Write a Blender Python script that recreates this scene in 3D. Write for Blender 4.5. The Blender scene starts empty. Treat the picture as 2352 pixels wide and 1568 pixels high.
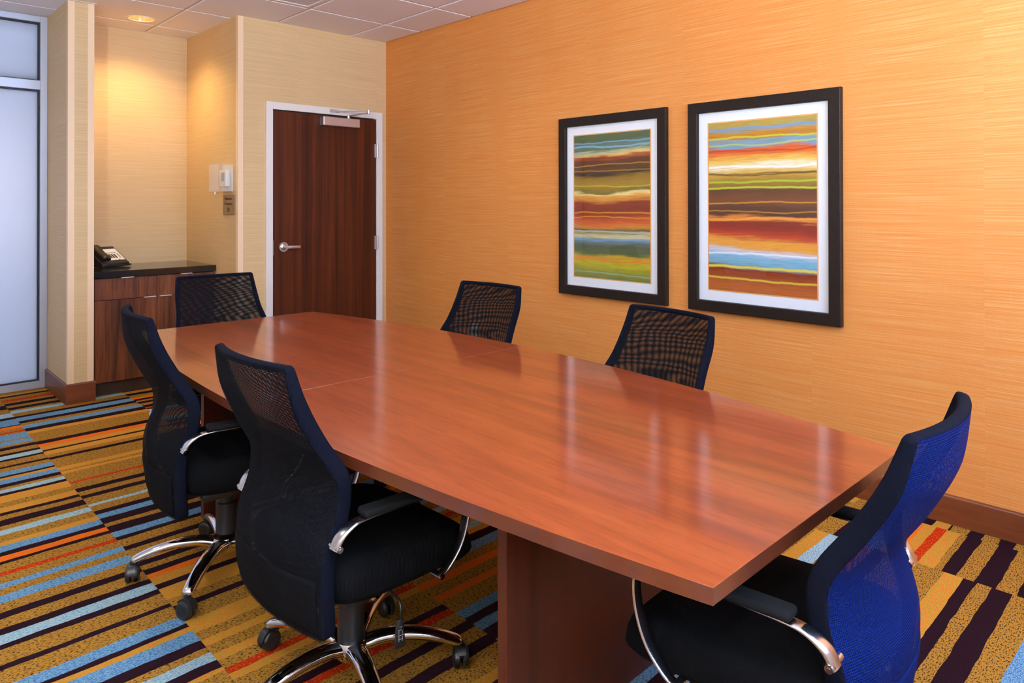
import bpy, bmesh, math, random
from mathutils import Vector, Matrix

sc = bpy.context.scene
COL = sc.collection
PI = math.pi
random.seed(7)

# ------------------------------------------------------------------ camera
F_PX, YAW, PITCH, ROLL, CY, H = 1608.63, math.radians(43.9685), math.radians(0.2836), math.radians(-0.0555), 458.2, 1.3106
cam_d = bpy.data.cameras.new('camera'); cam = bpy.data.objects.new('camera', cam_d); COL.objects.link(cam)
cam_d.sensor_width = 36.0; cam_d.lens = F_PX / 2352 * 36.0
cam_d.shift_y = -(784 - CY) / 2352
cam_d.clip_start = 0.02; cam_d.clip_end = 100
fw = Vector((math.sin(YAW) * math.cos(PITCH), math.cos(YAW) * math.cos(PITCH), math.sin(PITCH)))
rt = Vector((math.cos(YAW), -math.sin(YAW), 0)); up = rt.cross(fw)
r2 = rt * math.cos(ROLL) + up * math.sin(ROLL); u2 = up * math.cos(ROLL) - rt * math.sin(ROLL)
M = Matrix((r2, u2, -fw)).transposed().to_4x4(); M.translation = (0, 0, H)
cam.matrix_world = M
sc.camera = cam

# ------------------------------------------------------------------ room numbers (metres)
W, D, C = 3.2844, 4.9116, 2.6434          # orange wall x, door wall y, ceiling z
ND = 5.9218                               # back of the niche
NX = 2.045                                # right side of the niche
XL, YR = -2.6, -0.95                       # unseen left and rear walls
GY = 5.97                                 # glazed front
TILE, G0, K0 = 0.6096, 2.3365, 4.414
TZ = 0.70                                 # table top

# ------------------------------------------------------------------ world / light / exposure
wd = bpy.data.worlds.new('sky'); sc.world = wd; wd.use_nodes = True
bg = wd.node_tree.nodes['Background']
bg.inputs[0].default_value = (0.40, 0.60, 1.0, 1); bg.inputs[1].default_value = 24.0
vs = sc.view_settings
vs.view_transform = 'Standard'; vs.look = 'None'; vs.exposure = -0.20; vs.gamma = 1.0; vs.use_curve_mapping = False
sc.cycles.max_bounces = 9; sc.cycles.diffuse_bounces = 5; sc.cycles.glossy_bounces = 4
sc.cycles.transparent_max_bounces = 12; sc.cycles.transmission_bounces = 4
sc.cycles.sample_clamp_indirect = 6.0; sc.cycles.caustics_reflective = False; sc.cycles.caustics_refractive = False
sc.cycles.use_denoising = True
WIN = [(0.30, 1.60), (1.75, 2.85)]       # windows in the rear wall: x ranges
WZ = (1.35, 2.60)
def area(name, loc, size, energy, col, rot, sy=None, portal=False):
    l = bpy.data.lights.new(name, 'AREA'); l.energy = energy; l.color = col; l.size = size
    if sy: l.shape = 'RECTANGLE'; l.size_y = sy
    l.cycles.is_portal = portal
    o = bpy.data.objects.new(name, l); COL.objects.link(o); o.location = loc; o.rotation_euler = rot
    return o
for i, (a, b) in enumerate(WIN):
    area('daylight_portal', ((a + b) / 2, YR - 0.02, sum(WZ) / 2), b - a, 1, (1, 1, 1), (PI / 2, 0, PI), WZ[1] - WZ[0], True)

# ------------------------------------------------------------------ helpers: objects
def put(o, label=None, cat=None, group=None, kind=None):
    if label: o['label'] = label
    if cat: o['category'] = cat
    if group: o['group'] = group
    if kind: o['kind'] = kind
    return o
def thing(name, label, cat, loc=(0, 0, 0), rz=0, group=None, kind=None):
    o = bpy.data.objects.new(name, None); COL.objects.link(o); o.location = loc; o.rotation_euler = (0, 0, rz)
    o.empty_display_size = 0.05
    return put(o, label, cat, group, kind)
def link(name, me, parent=None, loc=(0, 0, 0), rot=(0, 0, 0)):
    o = bpy.data.objects.new(name, me); COL.objects.link(o); o.parent = parent; o.location = loc; o.rotation_euler = rot
    return o
def mesh(bm, name, mat, smooth=False, angle=None):
    bmesh.ops.recalc_face_normals(bm, faces=bm.faces)
    me = bpy.data.meshes.new(name); bm.to_mesh(me); bm.free()
    for m in (mat if isinstance(mat, list) else [mat]): me.materials.append(m)
    if smooth:
        me.shade_smooth()
        if angle: me.set_sharp_from_angle(angle=math.radians(angle))
    return me
def obj(name, bm, mat, parent=None, smooth=False, angle=None, loc=(0, 0, 0), rot=(0, 0, 0)):
    return link(name, mesh(bm, name, mat, smooth, angle), parent, loc, rot)

# ------------------------------------------------------------------ helpers: shapes
def NB(): return bmesh.new()
def box(bm, x0, x1, y0, y1, z0, z1, bev=0, seg=2):
    r = bmesh.ops.create_cube(bm, size=1)
    v = r['verts']
    bmesh.ops.scale(bm, vec=(x1 - x0, y1 - y0, z1 - z0), verts=v)
    bmesh.ops.translate(bm, vec=((x0 + x1) / 2, (y0 + y1) / 2, (z0 + z1) / 2), verts=v)
    if bev > 0:
        e = list({e for q in v for e in q.link_edges})
        bmesh.ops.bevel(bm, geom=e, offset=bev, segments=seg, profile=0.5, affect='EDGES')
    return bm
def B(*a, **k): return box(NB(), *a, **k)
def cyl(bm, p0, p1, r0, r1=None, n=20, caps=True):
    p0, p1 = Vector(p0), Vector(p1); d = p1 - p0
    r = bmesh.ops.create_cone(bm, cap_ends=caps, segments=n, radius1=r0, radius2=r0 if r1 is None else r1, depth=d.length)
    m = d.to_track_quat('Z', 'Y').to_matrix().to_4x4(); m.translation = (p0 + p1) / 2
    bmesh.ops.transform(bm, matrix=m, verts=r['verts']); return bm
def lathe(bm, prof, n=32, cx=0, cy=0):
    rings = []
    for r, z in prof:
        rings.append([bm.verts.new((cx + r * math.cos(2 * PI * i / n), cy + r * math.sin(2 * PI * i / n), z)) for i in range(n)])
    for a, b in zip(rings, rings[1:]):
        for i in range(n): bm.faces.new((a[i], a[(i + 1) % n], b[(i + 1) % n], b[i]))
    return rings
def sweep(bm, path, sect, frames, closed=False, caps=True):
    """sect(i) -> list of (a,b); frames(i) -> (A,B) axis vectors"""
    rings = []
    for i, p in enumerate(path):
        A, Bv = frames(i); rings.append([bm.verts.new(Vector(p) + A * a + Bv * b) for a, b in sect(i)])
    n = len(rings[0]); m = len(rings)
    for i in range(m if closed else m - 1):
        a, b = rings[i], rings[(i + 1) % m]
        for k in range(n): bm.faces.new((a[k], a[(k + 1) % n], b[(k + 1) % n], b[k]))
    if caps and not closed: bm.faces.new(rings[0]); bm.faces.new(rings[-1])
    return bm
def tube(bm, pts, r, n=10, closed=False):
    pts = [Vector(p) for p in pts]
    def fr(i):
        a = pts[i - 1] if (i > 0 or closed) else pts[i]; b = pts[(i + 1) % len(pts)] if (i < len(pts) - 1 or closed) else pts[i]
        t = (b - a).normalized(); s = Vector((0, 0, 1)) if abs(t.z) < 0.9 else Vector((1, 0, 0))
        x = t.cross(s).normalized(); return x, t.cross(x)
    rr = (lambda i: r[i]) if isinstance(r, (list, tuple)) else (lambda i: r)
    return sweep(bm, pts, lambda i: [(rr(i) * math.cos(2 * PI * k / n), rr(i) * math.sin(2 * PI * k / n)) for k in range(n)], fr, closed)
def crom(keys, t):
    """Catmull-Rom through evenly spaced keys, t in 0..1"""
    K = len(keys); kk = [2 * keys[0] - keys[1]] + list(keys) + [2 * keys[-1] - keys[-2]]
    f = t * (K - 1); i = min(int(f), K - 2); u = f - i; p0, p1, p2, p3 = kk[i:i + 4]
    return 0.5 * (2 * p1 + (p2 - p0) * u + (2 * p0 - 5 * p1 + 4 * p2 - p3) * u * u + (3 * p1 - p0 - 3 * p2 + p3) * u ** 3)
def spl(pts, n):
    """smooth 3D polyline"""
    return [Vector([crom([p[k] for p in pts], i / (n - 1)) for k in range(3)]) for i in range(n)]
def prism(bm, poly, z0, z1, bev=0):
    a = [bm.verts.new((x, y, z0)) for x, y in poly]; b = [bm.verts.new((x, y, z1)) for x, y in poly]
    n = len(poly)
    f0 = bm.faces.new(a); f1 = bm.faces.new(b)
    for i in range(n): bm.faces.new((a[i], a[(i + 1) % n], b[(i + 1) % n], b[i]))
    if bev:
        e = [e for e in f1.edges] + [e for e in f0.edges]
        bmesh.ops.bevel(bm, geom=e, offset=bev, segments=2, profile=0.5, affect='EDGES')
    return bm

# ------------------------------------------------------------------ helpers: materials
class Mat:
    def __init__(s, name):
        s.m = bpy.data.materials.new(name); s.m.use_nodes = True; s.t = s.m.node_tree; s.t.nodes.clear()
        s.out = s.t.nodes.new('ShaderNodeOutputMaterial')
    def n(s, typ, **kw):
        nd = s.t.nodes.new('ShaderNode' + typ)
        for k, v in kw.items():
            if k.startswith('_'): setattr(nd, k[1:], v)
            else:
                key = int(k[1:]) if k[0] == 'i' and k[1:].isdigit() else k.replace('__', ' ')
                s.set(nd.inputs[key], v)
        return nd
    def set(s, sock, v):
        if isinstance(v, bpy.types.NodeSocket): s.t.links.new(v, sock)
        elif isinstance(v, bpy.types.Node): s.t.links.new(v.outputs[0], sock)
        else: sock.default_value = v
    def math(s, op, a, b=0.0, c=None):
        kw = dict(i0=a, i1=b)
        if c is not None: kw['i2'] = c
        return s.n('Math', _operation=op, **kw).outputs[0]
    def vmath(s, op, a, b): return s.n('VectorMath', _operation=op, i0=a, i1=b).outputs[0]
    def xyz(s, v):
        q = s.n('SeparateXYZ', i0=v); return q.outputs
    def comb(s, x, y, z): return s.n('CombineXYZ', i0=x, i1=y, i2=z).outputs[0]
    def pos(s): return s.n('TexCoord').outputs['Object']
    def noise(s, v, scale, detail=3, rough=0.5, dist=0.0):
        return s.n('TexNoise', Vector=v, Scale=scale, Detail=detail, Roughness=rough, Distortion=dist).outputs[0]
    def ramp(s, fac, stops, mode='LINEAR'):
        nd = s.t.nodes.new('ShaderNodeValToRGB'); cr = nd.color_ramp; cr.interpolation = mode
        while len(cr.elements) < len(stops): cr.elements.new(0.5)
        for e, (p, c) in zip(cr.elements, stops):
            e.position = p; e.color = (*c, 1) if len(c) == 3 else c
        s.set(nd.inputs[0], fac); return nd.outputs[0]
    def mix(s, f, a, b, mode='MIX'):
        nd = s.t.nodes.new('ShaderNodeMix'); nd.data_type = 'RGBA'; nd.blend_type = mode; nd.clamp_factor = True
        s.set(nd.inputs[0], f)
        for i, v in ((6, a), (7, b)): s.set(nd.inputs[i], (*v, 1) if isinstance(v, tuple) and len(v) == 3 else v)
        return nd.outputs[2]
    def bsdf(s, col, rough=0.5, metal=0.0, spec=0.5, bump=None, bstr=0.3, bdist=0.002, **kw):
        p = s.n('BsdfPrincipled')
        s.set(p.inputs['Base Color'], (*col, 1) if isinstance(col, tuple) and len(col) == 3 else col)
        s.set(p.inputs['Roughness'], rough); s.set(p.inputs['Metallic'], metal); s.set(p.inputs['Specular IOR Level'], spec)
        for k, v in kw.items(): s.set(p.inputs[k.replace('__', ' ')], v)
        if bump is not None:
            b = s.n('Bump', Strength=bstr, Distance=bdist, Height=bump); s.t.links.new(b.outputs[0], p.inputs['Normal'])
        return p
    def done(s, sh):
        s.set(s.out.inputs[0], sh); return s.m
def srgb(r, g, b):
    f = lambda c: (c / 255 / 12.92) if c / 255 <= 0.04045 else ((c / 255 + 0.055) / 1.055) ** 2.4
    return (f(r), f(g), f(b))
def plain(name, col, rough=0.5, metal=0.0, spec=0.5, grain=0.0, gscale=400, **kw):
    m = Mat(name)
    if grain:
        n = m.noise(m.pos(), gscale, 2)
        c = m.mix(n, tuple(v * (1 - grain) for v in col), tuple(min(1, v * (1 + grain)) for v in col))
        return m.done(m.bsdf(c, rough, metal, spec, bump=n, bstr=0.15, bdist=0.001, **kw))
    return m.done(m.bsdf(col, rough, metal, spec, **kw))

def wallpaper(name, ca, cb, cc, thread=0.25):
    """woven horizontal strands, hung in drops whose pattern does not meet at the seams"""
    m = Mat(name); x, y, z = m.xyz(m.pos())
    h = m.math('ADD', x, y)
    drop = m.math('FLOOR', m.math('DIVIDE', m.math('ADD', h, 0.13), 0.686))
    off = m.math('MULTIPLY', m.n('TexWhiteNoise', _noise_dimensions='1D', W=drop).outputs[0], 37.0)
    v = m.comb(m.math('MULTIPLY', h, 1.1), m.math('ADD', m.math('MULTIPLY', z, 1.0), off), drop)
    s1 = m.noise(m.vmath('MULTIPLY', v, (1.2, 150, 1)), 1.0, 3, 0.7)
    s2 = m.noise(m.vmath('MULTIPLY', v, (2.0, 420, 1)), 1.0, 2, 0.6)
    wv = m.noise(m.comb(m.math('MULTIPLY', h, 420), m.math('MULTIPLY', z, 9), 0.0), 1.0, 2)
    big = m.noise(m.comb(m.math('MULTIPLY', h, 7), m.math('MULTIPLY', z, 1.2), 3.0), 1.0, 2)
    f = m.ramp(s1, [(0.3, (0, 0, 0)), (0.52, (0.5, 0.5, 0.5)), (0.72, (1, 1, 1))])
    c = m.mix(f, ca, cb)
    c = m.mix(m.ramp(s2, [(0.5, (0, 0, 0)), (0.75, (0.75, 0.75, 0.75))]), c, cc)
    c = m.mix(m.math('MULTIPLY', wv, thread), c, tuple(q * 0.72 for q in ca))
    c = m.mix(m.math('MULTIPLY', big, 0.22), c, tuple(q * 0.86 for q in ca))
    hgt = m.math('ADD', s2, m.math('MULTIPLY', wv, 0.5))
    return m.done(m.bsdf(c, 0.55, 0, 0.35, bump=hgt, bstr=0.25, bdist=0.001))
def wood(name, dark, mid, light, axis, freq=9.0, stretch=0.09, rough=0.3, spec=0.5, line=0.5, fine=0.35, coat=0.0, randomize=False):
    """grain runs along axis 0/1/2"""
    m = Mat(name); p = m.pos()
    if randomize:
        oi = m.n('ObjectInfo').outputs['Random']
        p = m.vmath('ADD', p, m.comb(m.math('MULTIPLY', oi, 13.0), m.math('MULTIPLY', oi, 7.0), m.math('MULTIPLY', oi, 5.0)))
    sc_ = [1.0, 1.0, 1.0]; sc_[axis] = stretch
    v = m.vmath('MULTIPLY', p, tuple(sc_))
    n1 = m.noise(v, freq, 4, 0.55, 0.6)
    n2 = m.noise(v, freq * 7, 3, 0.6)
    n3 = m.noise(v, freq * 32, 2, 0.6)
    c = m.ramp(n1, [(0.25, dark), (0.5, mid), (0.75, light)])
    c = m.mix(m.math('MULTIPLY', m.ramp(n2, [(0.5, (0, 0, 0)), (0.68, (1, 1, 1))]), line), c, dark)
    c = m.mix(m.math('MULTIPLY', n3, fine), c, tuple(q * 0.6 for q in dark))
    return m.done(m.bsdf(c, rough, 0, spec, bump=n3, bstr=0.05, bdist=0.0005, Coat__Weight=coat, Coat__Roughness=0.12))

MT = {}
MT['orange'] = wallpaper('orange_wallpaper', srgb(214, 124, 50), srgb(226, 151, 74), srgb(236, 190, 126))
MT['beige'] = wallpaper('beige_wallpaper', srgb(208, 172, 122), srgb(224, 194, 146), srgb(196, 158, 90), 0.12)
MT['offwhite'] = plain('offwhite_paint', srgb(236, 232, 226), 0.7)
MT['guard'] = plain('corner_guard_vinyl', srgb(236, 204, 162), 0.45)
MT['ceil'] = plain('ceiling_tile', srgb(238, 234, 236), 0.9, spec=0.2, grain=0.05, gscale=260)
MT['tbar'] = plain('ceiling_grid', srgb(205, 188, 170), 0.6)
MT['white'] = plain('white_paint', srgb(228, 222, 211), 0.4)
MT['alu'] = plain('anodised_frame', srgb(190, 192, 202), 0.38, 0.35)
MT['gasket'] = plain('black_gasket', (0.004, 0.004, 0.005), 0.6)
MT['steel'] = plain('brushed_steel', srgb(205, 200, 196), 0.32, 0.9)
MT['chrome'] = plain('polished_chrome', srgb(225, 225, 228), 0.09, 1.0)
MT['satin'] = plain('satin_aluminium', srgb(222, 222, 226), 0.2, 1.0)
MT['doorwood'] = wood('door_veneer', srgb(44, 16, 6), srgb(78, 33, 12), srgb(102, 47, 18), 2, 22, 0.016, 0.42, 0.2, 0.55, 0.3)
MT['cabwood'] = wood('cabinet_veneer', srgb(44, 22, 14), srgb(104, 56, 32), srgb(132, 76, 44), 2, 13, 0.05, 0.42, 0.2, 0.65, 0.25, randomize=True)
MT['basewood'] = wood('baseboard_wood', srgb(78, 34, 14), srgb(108, 52, 24), srgb(126, 64, 32), 1, 14, 0.10, 0.33, 0.5, 0.4, 0.25)
MT['basewood_x'] = wood('baseboard_wood_cross', srgb(78, 34, 14), srgb(108, 52, 24), srgb(126, 64, 32), 0, 14, 0.10, 0.33, 0.5, 0.4, 0.25)
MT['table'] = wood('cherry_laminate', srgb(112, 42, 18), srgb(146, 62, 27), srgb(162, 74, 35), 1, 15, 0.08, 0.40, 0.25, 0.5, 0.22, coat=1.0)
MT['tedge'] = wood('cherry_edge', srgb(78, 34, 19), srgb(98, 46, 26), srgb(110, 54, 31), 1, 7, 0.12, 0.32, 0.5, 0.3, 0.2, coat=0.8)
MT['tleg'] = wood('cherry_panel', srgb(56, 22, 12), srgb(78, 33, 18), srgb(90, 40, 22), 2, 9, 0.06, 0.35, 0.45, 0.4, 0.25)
MT['granite'] = plain('black_granite', (0.006, 0.006, 0.007), 0.06, 0, 0.6, grain=0.5, gscale=500)
MT['blackp'] = plain('black_plastic', (0.008, 0.008, 0.009), 0.42)
MT['rubber'] = plain('arm_pad_rubber', (0.008, 0.008, 0.009), 0.85, 0, 0.08, grain=0.3, gscale=900)
def fabric(name, col, rough=0.9, sheen=0.0):
    m = Mat(name); x, y, z = m.xyz(m.pos())
    a = m.math('SINE', m.math('MULTIPLY', m.math('ADD', x, z), 1500)); b = m.math('SINE', m.math('MULTIPLY', m.math('SUBTRACT', y, z), 1500))
    wv = m.math('MULTIPLY', a, b)
    c = m.mix(m.math('MULTIPLY_ADD', wv, 0.5, 0.5), tuple(q * 0.6 for q in col), tuple(q * 1.25 for q in col))
    return m.done(m.bsdf(c, rough, 0, 0.06, bump=wv, bstr=0.3, bdist=0.0006, Sheen__Weight=sheen))
MT['seatfab'] = fabric('black_seat_fabric', (0.0032, 0.0032, 0.004))
MT['rimfab'] = fabric('rim_fabric', (0.003, 0.0036, 0.0085))
MT['daylitfab'] = fabric('daylit_blue_fabric', (0.002, 0.0085, 0.070))  # lower back cloth with blue window light painted into its colour
def netting(name, col, pitch, ang, hole=0.0):
    """open knit: real see-through holes laid out on the cloth's own UV metres"""
    m = Mat(name); uv = m.n('UVMap', _uv_map='cloth').outputs[0]; x, y, _ = m.xyz(uv)
    ca, sa = math.cos(ang) * 2 * PI / pitch, math.sin(ang) * 2 * PI / pitch
    if ang:
        wv = m.n('TexNoise', Vector=uv, Scale=9.0, Detail=1.0).outputs['Color']; wx, wy, _ = m.xyz(wv)
        x = m.math('MULTIPLY_ADD', wx, .0030, x); y = m.math('MULTIPLY_ADD', wy, .0030, y)
    u = m.math('ADD', m.math('MULTIPLY', x, ca), m.math('MULTIPLY', y, sa))
    v = m.math('SUBTRACT', m.math('MULTIPLY', y, ca), m.math('MULTIPLY', x, sa))
    g = m.math('ADD', m.math('COSINE', u), m.math('COSINE', v))
    solid = m.math('LESS_THAN', g, hole)
    c = m.mix(m.math('MULTIPLY_ADD', g, 0.25, 0.5), tuple(q * 1.3 for q in col), tuple(q * 0.7 for q in col))
    p = m.bsdf(c, 0.8, 0, 0.06, bump=g, bstr=0.35, bdist=0.0006)
    tr = m.n('BsdfTransparent'); mx = m.n('MixShader', i0=solid)
    m.t.links.new(tr.outputs[0], mx.inputs[1]); m.t.links.new(p.outputs[0], mx.inputs[2])
    return m.done(mx)
MT['net_rear'] = netting('black_back_net', (0.0042, 0.0044, 0.0062), 0.0026, 0.0, 0.75)
MT['net_daylit'] = netting('daylit_blue_net', (0.002, 0.0085, 0.070), 0.0040, 0.0, 1.15)  # same chair model as the black ones; window blue painted into the net
MT['net_front'] = netting('black_front_net', (0.004, 0.004, 0.0055), 0.00243, 0.03, 0.60)

m = Mat('picture_glass'); tr = m.n('BsdfTransparent'); gs = m.n('BsdfGlossy', Roughness=.02); lw = m.n('LayerWeight', Blend=.5); mx = m.n('MixShader', i0=m.math('MULTIPLY_ADD', m.math('POWER', lw.outputs['Facing'], 4.0), .5, .03))
m.t.links.new(tr.outputs[0], mx.inputs[1]); m.t.links.new(gs.outputs[0], mx.inputs[2]); MT['pglass'] = m.done(mx)

# ------------------------------------------------------------------ floor: striped carpet
def speckle(name, base, spk, amount, tint=None, tamount=0.0):
    m = Mat(name); p = m.pos()
    v = m.vmath('MULTIPLY', p, (105, 260, 1))
    n1 = m.noise(v, 1.0, 2, 0.6)
    pile = m.noise(p, 620, 2, 0.7)
    c = m.mix(m.math('MULTIPLY', pile, 0.55), base, tuple(q * 0.55 for q in base))
    if tint: c = m.mix(m.ramp(m.noise(m.vmath('MULTIPLY', p, (150, 300, 3)), 1.0, 2, 0.6), [(0.52 - tamount * 0.2, (0, 0, 0)), (0.6 - tamount * 0.2, (1, 1, 1))]), c, tint)
    c = m.mix(m.ramp(n1, [(0.64 - amount, (0, 0, 0)), (0.68 - amount, (1, 1, 1))]), c, spk)
    return m.done(m.bsdf(c, 0.95, 0, 0.05, bump=pile, bstr=0.5, bdist=0.003))
GOLD, PURP = srgb(180, 126, 44), srgb(31, 15, 19)
CAR = {'g': speckle('carpet_gold', GOLD, srgb(66, 38, 26), 0.10, srgb(160, 116, 44), 0.25),
       'y': speckle('carpet_yellow', srgb(200, 154, 54), srgb(214, 104, 34), 0.13, srgb(166, 140, 52), 0.35),
       'p': speckle('carpet_plum', PURP, srgb(62, 62, 76), -0.08, srgb(38, 15, 25), 0.3),
       'b': speckle('carpet_blue', srgb(96, 142, 176), srgb(62, 104, 146), 0.12, srgb(128, 164, 182), 0.3),
       'l': speckle('carpet_pale_blue', srgb(136, 176, 194), srgb(98, 146, 180), 0.1, srgb(180, 196, 180), 0.4),
       'o': speckle('carpet_orange', srgb(232, 112, 28), srgb(206, 92, 24), 0.1),
       'r': speckle('carpet_red', srgb(182, 44, 8), srgb(232, 104, 44), 0.06)}
keys = list(CAR)
def rnd_stripes(y_from, y_to, rng):
    out = []; y = y_from; last = ''
    wd_ = {'g': (0.03, 0.09), 'p': (0.03, 0.062), 'b': (0.042, 0.056), 'l': (0.035, 0.05), 'y': (0.03, 0.07), 'o': (0.035, 0.045), 'r': (0.028, 0.034)}
    while y > y_to:
        k = rng.choices('gpblyor', (30, 34, 9, 6, 13, 4, 4))[0]
        if k == last: continue
        out.append((y, k)); y -= rng.uniform(*wd_[k]); last = k
    return out
def parse(s): return [(float(q[:-1]), q[-1]) for q in s.split()]
S1 = parse("5.764g 5.563p 5.448g 5.334l 5.229p 5.177b 5.036p 5.009o 4.955g 4.898r 4.868g 4.846b 4.733g 4.707b 4.635g 4.603p 4.548g 4.484p 4.45l 4.387p 4.356g 4.272p 4.247g 4.187b 4.126p 4.102y 4.07b 4.006p 3.963g 3.928l 3.885p 3.851y 3.763g 3.702y 3.639p 3.603g 3.556p 3.493g 3.451l 3.397g 3.327y 3.284b 3.231p 3.192o 3.147p 3.122g 3.056r 3.026g 2.966b 2.922g 2.878b 2.819g 2.757p 2.715g 2.649p 2.612l 2.557p 2.523g 2.439p 2.411g 2.336b 2.284p 2.26y 2.232b 2.168p 2.121g 2.087l 2.045p 2.001y 1.982g")
S2 = parse("5.775g 5.707r 5.65g 5.601p 5.536g 5.472p 5.414g 5.372l 5.31g 5.226p 5.183b 5.098p 5.042g 4.988b 4.912p 4.843y 4.784g 4.596p 4.536o 4.478y 4.412p 4.384y 4.318g 4.262p 4.225g 4.073y 4.02g 3.996y 3.962g 3.822r 3.798g 3.712p 3.66g 3.607p 3.565g 3.48l 3.45g 3.385p 3.34b 3.29p 3.224g 3.186p 3.12b 3.064p 3.031g 2.961p 2.922g 2.86y 2.80p 2.76g 2.72p 2.68o 2.644y 2.588p 2.552y 2.464g 2.413p 2.379g 2.296y 2.216g 2.164y 2.125g 2.074y 2.034g 1.985r 1.957y 1.925g")
S5 = parse("0.823g 0.731y 0.67p 0.631g 0.587p 0.525g 0.455b 0.40g")
S6 = parse("0.955y 0.925o 0.892y 0.848r 0.818y 0.766g 0.741p 0.694g 0.64p 0.578g")
S7 = parse("0.962y 0.919p 0.87y 0.816p 0.808g 0.75p 0.7g 0.647p 0.598g")
def full(seed, mid=None, top=6.15, bot=YR - 0.1):
    rng = random.Random(seed)
    if not mid: return rnd_stripes(top, bot, rng)
    return rnd_stripes(top, mid[0][0] + 0.03, rng) + mid + rnd_stripes(mid[-1][0] - 0.06, bot, rng)
cols = [(XL - .1, -1.69, None), (-1.69, -1.07, None), (-1.07, -0.45, None), (-0.45, 0.17, None), (0.17, 0.79, S1), (0.79, 1.43, S2), (1.43, 2.12, None), (2.12, 2.835, S5), (2.835, 3.205, S6), (3.205, W + .1, S7)]
verts, faces, fm = [], [], []
rng = random.Random(3)
for ci, (x0, x1, mid) in enumerate(cols):
    st = full(20 + ci, mid); ys = [s[0] for s in st] + [YR - 0.1]
    ys[0] = 6.15
    nx = max(2, int((x1 - x0) / 0.03)); rows = []
    for yb in ys:
        wob = 0.0; row = []
        for i in range(nx + 1):
            wob = wob * 0.75 + rng.uniform(-0.0022, 0.0022)
            row.append(len(verts)); verts.append((x0 + (x1 - x0) * i / nx, yb + wob, 0.0))
        rows.append(row)
    for k, (a, b) in enumerate(zip(rows, rows[1:])):
        for i in range(nx):
            faces.append((b[i], b[i + 1], a[i + 1], a[i])); fm.append(keys.index(st[k][1]))
me = bpy.data.meshes.new('floor'); me.from_pydata(verts, [], faces)
for k in keys: me.materials.append(CAR[k])
me.polygons.foreach_set('material_index', fm); me.update()
put(link('floor', me), 'gold, plum and blue striped carpet across the meeting room', 'floor', kind='structure')

# ------------------------------------------------------------------ walls
def struct(name, bm, mat, label, cat='wall', **k): return put(obj(name, bm, mat, **k), label, cat, kind='structure')
TH = 0.12
struct('wall_right', B(W, W + TH, YR, D + TH, 0, C + .1), MT['orange'], 'long orange woven wallpaper wall carrying two pictures')
bm = NB(); FX0, FX1, FZ = 2.244, 3.239, 2.054             # door frame outside
box(bm, NX + .0, FX0 + .02, D, D + TH, 0, C + .1); box(bm, FX1 - .02, W, D, D + TH, 0, C + .1); box(bm, FX0 + .02, FX1 - .02, D, D + TH, FZ - .02, C + .1)
struct('wall_back', bm, MT['beige'], 'beige wallpaper wall around the door')
struct('wall_niche_right', B(NX, NX + TH, D + TH, ND, 0, C + .1), MT['beige'], 'beige side wall of the niche with thermostat and sign')
struct('wall_niche_back', B(1.10, NX + TH, ND, ND + TH, 0, C + .1), MT['beige'], 'beige back wall of the niche above the cabinet')
CX0, CX1, CYF = 1.087, 1.234, 5.297
struct('wall_column', B(CX0, CX1, CYF, ND + .03, 0, C + .1), MT['beige'], 'narrow beige wall stub between the glazing and the niche')
struct('wall_left', B(XL - TH, XL, YR, GY + .1, 0, C + .1), MT['offwhite'], 'off-white wall on the camera side of the room')
struct('wall_front_left', B(XL, -0.55, GY - .03, GY + .09, 0, C + .1), MT['offwhite'], 'off-white wall left of the frosted glazing')
bm = NB(); edges = [XL - TH] + [q for ab in WIN for q in ab] + [W + TH]
for i in range(0, len(edges), 2): box(bm, edges[i], edges[i + 1], YR - TH, YR, 0, C + .1)
for a, b in WIN: box(bm, a, b, YR - TH, YR, 0, WZ[0]); box(bm, a, b, YR - TH, YR, WZ[1], C + .1)
struct('wall_rear', bm, MT['offwhite'], 'off-white wall with daylight windows behind the camera')
for i, (a, b) in enumerate(WIN):
    t = thing('window_%d' % (i + 2), ('aluminium framed daylight window straight behind the camera', 'aluminium framed daylight window nearest the orange wall')[i], 'window', ((a + b) / 2, YR - .06, WZ[0]), kind='structure', group='rear windows')
    w2, hh = (b - a) / 2, WZ[1] - WZ[0]; bm = NB()
    box(bm, -w2, -w2 + .05, -.04, .04, 0, hh); box(bm, w2 - .05, w2, -.04, .04, 0, hh); box(bm, -w2 + .05, w2 - .05, -.04, .04, 0, .05); box(bm, -w2 + .05, w2 - .05, -.04, .04, hh - .05, hh)
    obj('window_frame', bm, MT['alu'], t)
    bm = NB(); bm.faces.new([bm.verts.new(q) for q in ((-w2 + .05, 0, .05), (w2 - .05, 0, .05), (w2 - .05, 0, hh - .05), (-w2 + .05, 0, hh - .05))]); obj('pane', bm, MT['pglass'], t)

# ---- corner guards
def guard(n, x, y, sx, sy, label):
    """L-shaped strip on an outside corner; sx, sy = direction into the wall"""
    bm = NB(); e = 0.0025; g = 0.036
    xs = sorted((x - sx * e, x + sx * g)); ys = sorted((y - sy * e, y))
    box(bm, *xs, *ys, 0.10, C - .001, 0.001, 1)
    xs = sorted((x - sx * e, x)); ys = sorted((y, y + sy * g)); box(bm, *xs, *ys, 0.10, C - .001, 0.001, 1)
    struct('trim_%d' % n, bm, MT['guard'], label, 'corner guard')
guard(1, NX, D, 1, 1, 'pale vinyl corner guard beside the door wall')
guard(2, CX0, CYF, 1, 1, 'pale vinyl corner guard on the glazing side of the wall stub')
guard(3, CX1, CYF, -1, 1, 'pale vinyl corner guard on the niche side of the wall stub')

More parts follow.
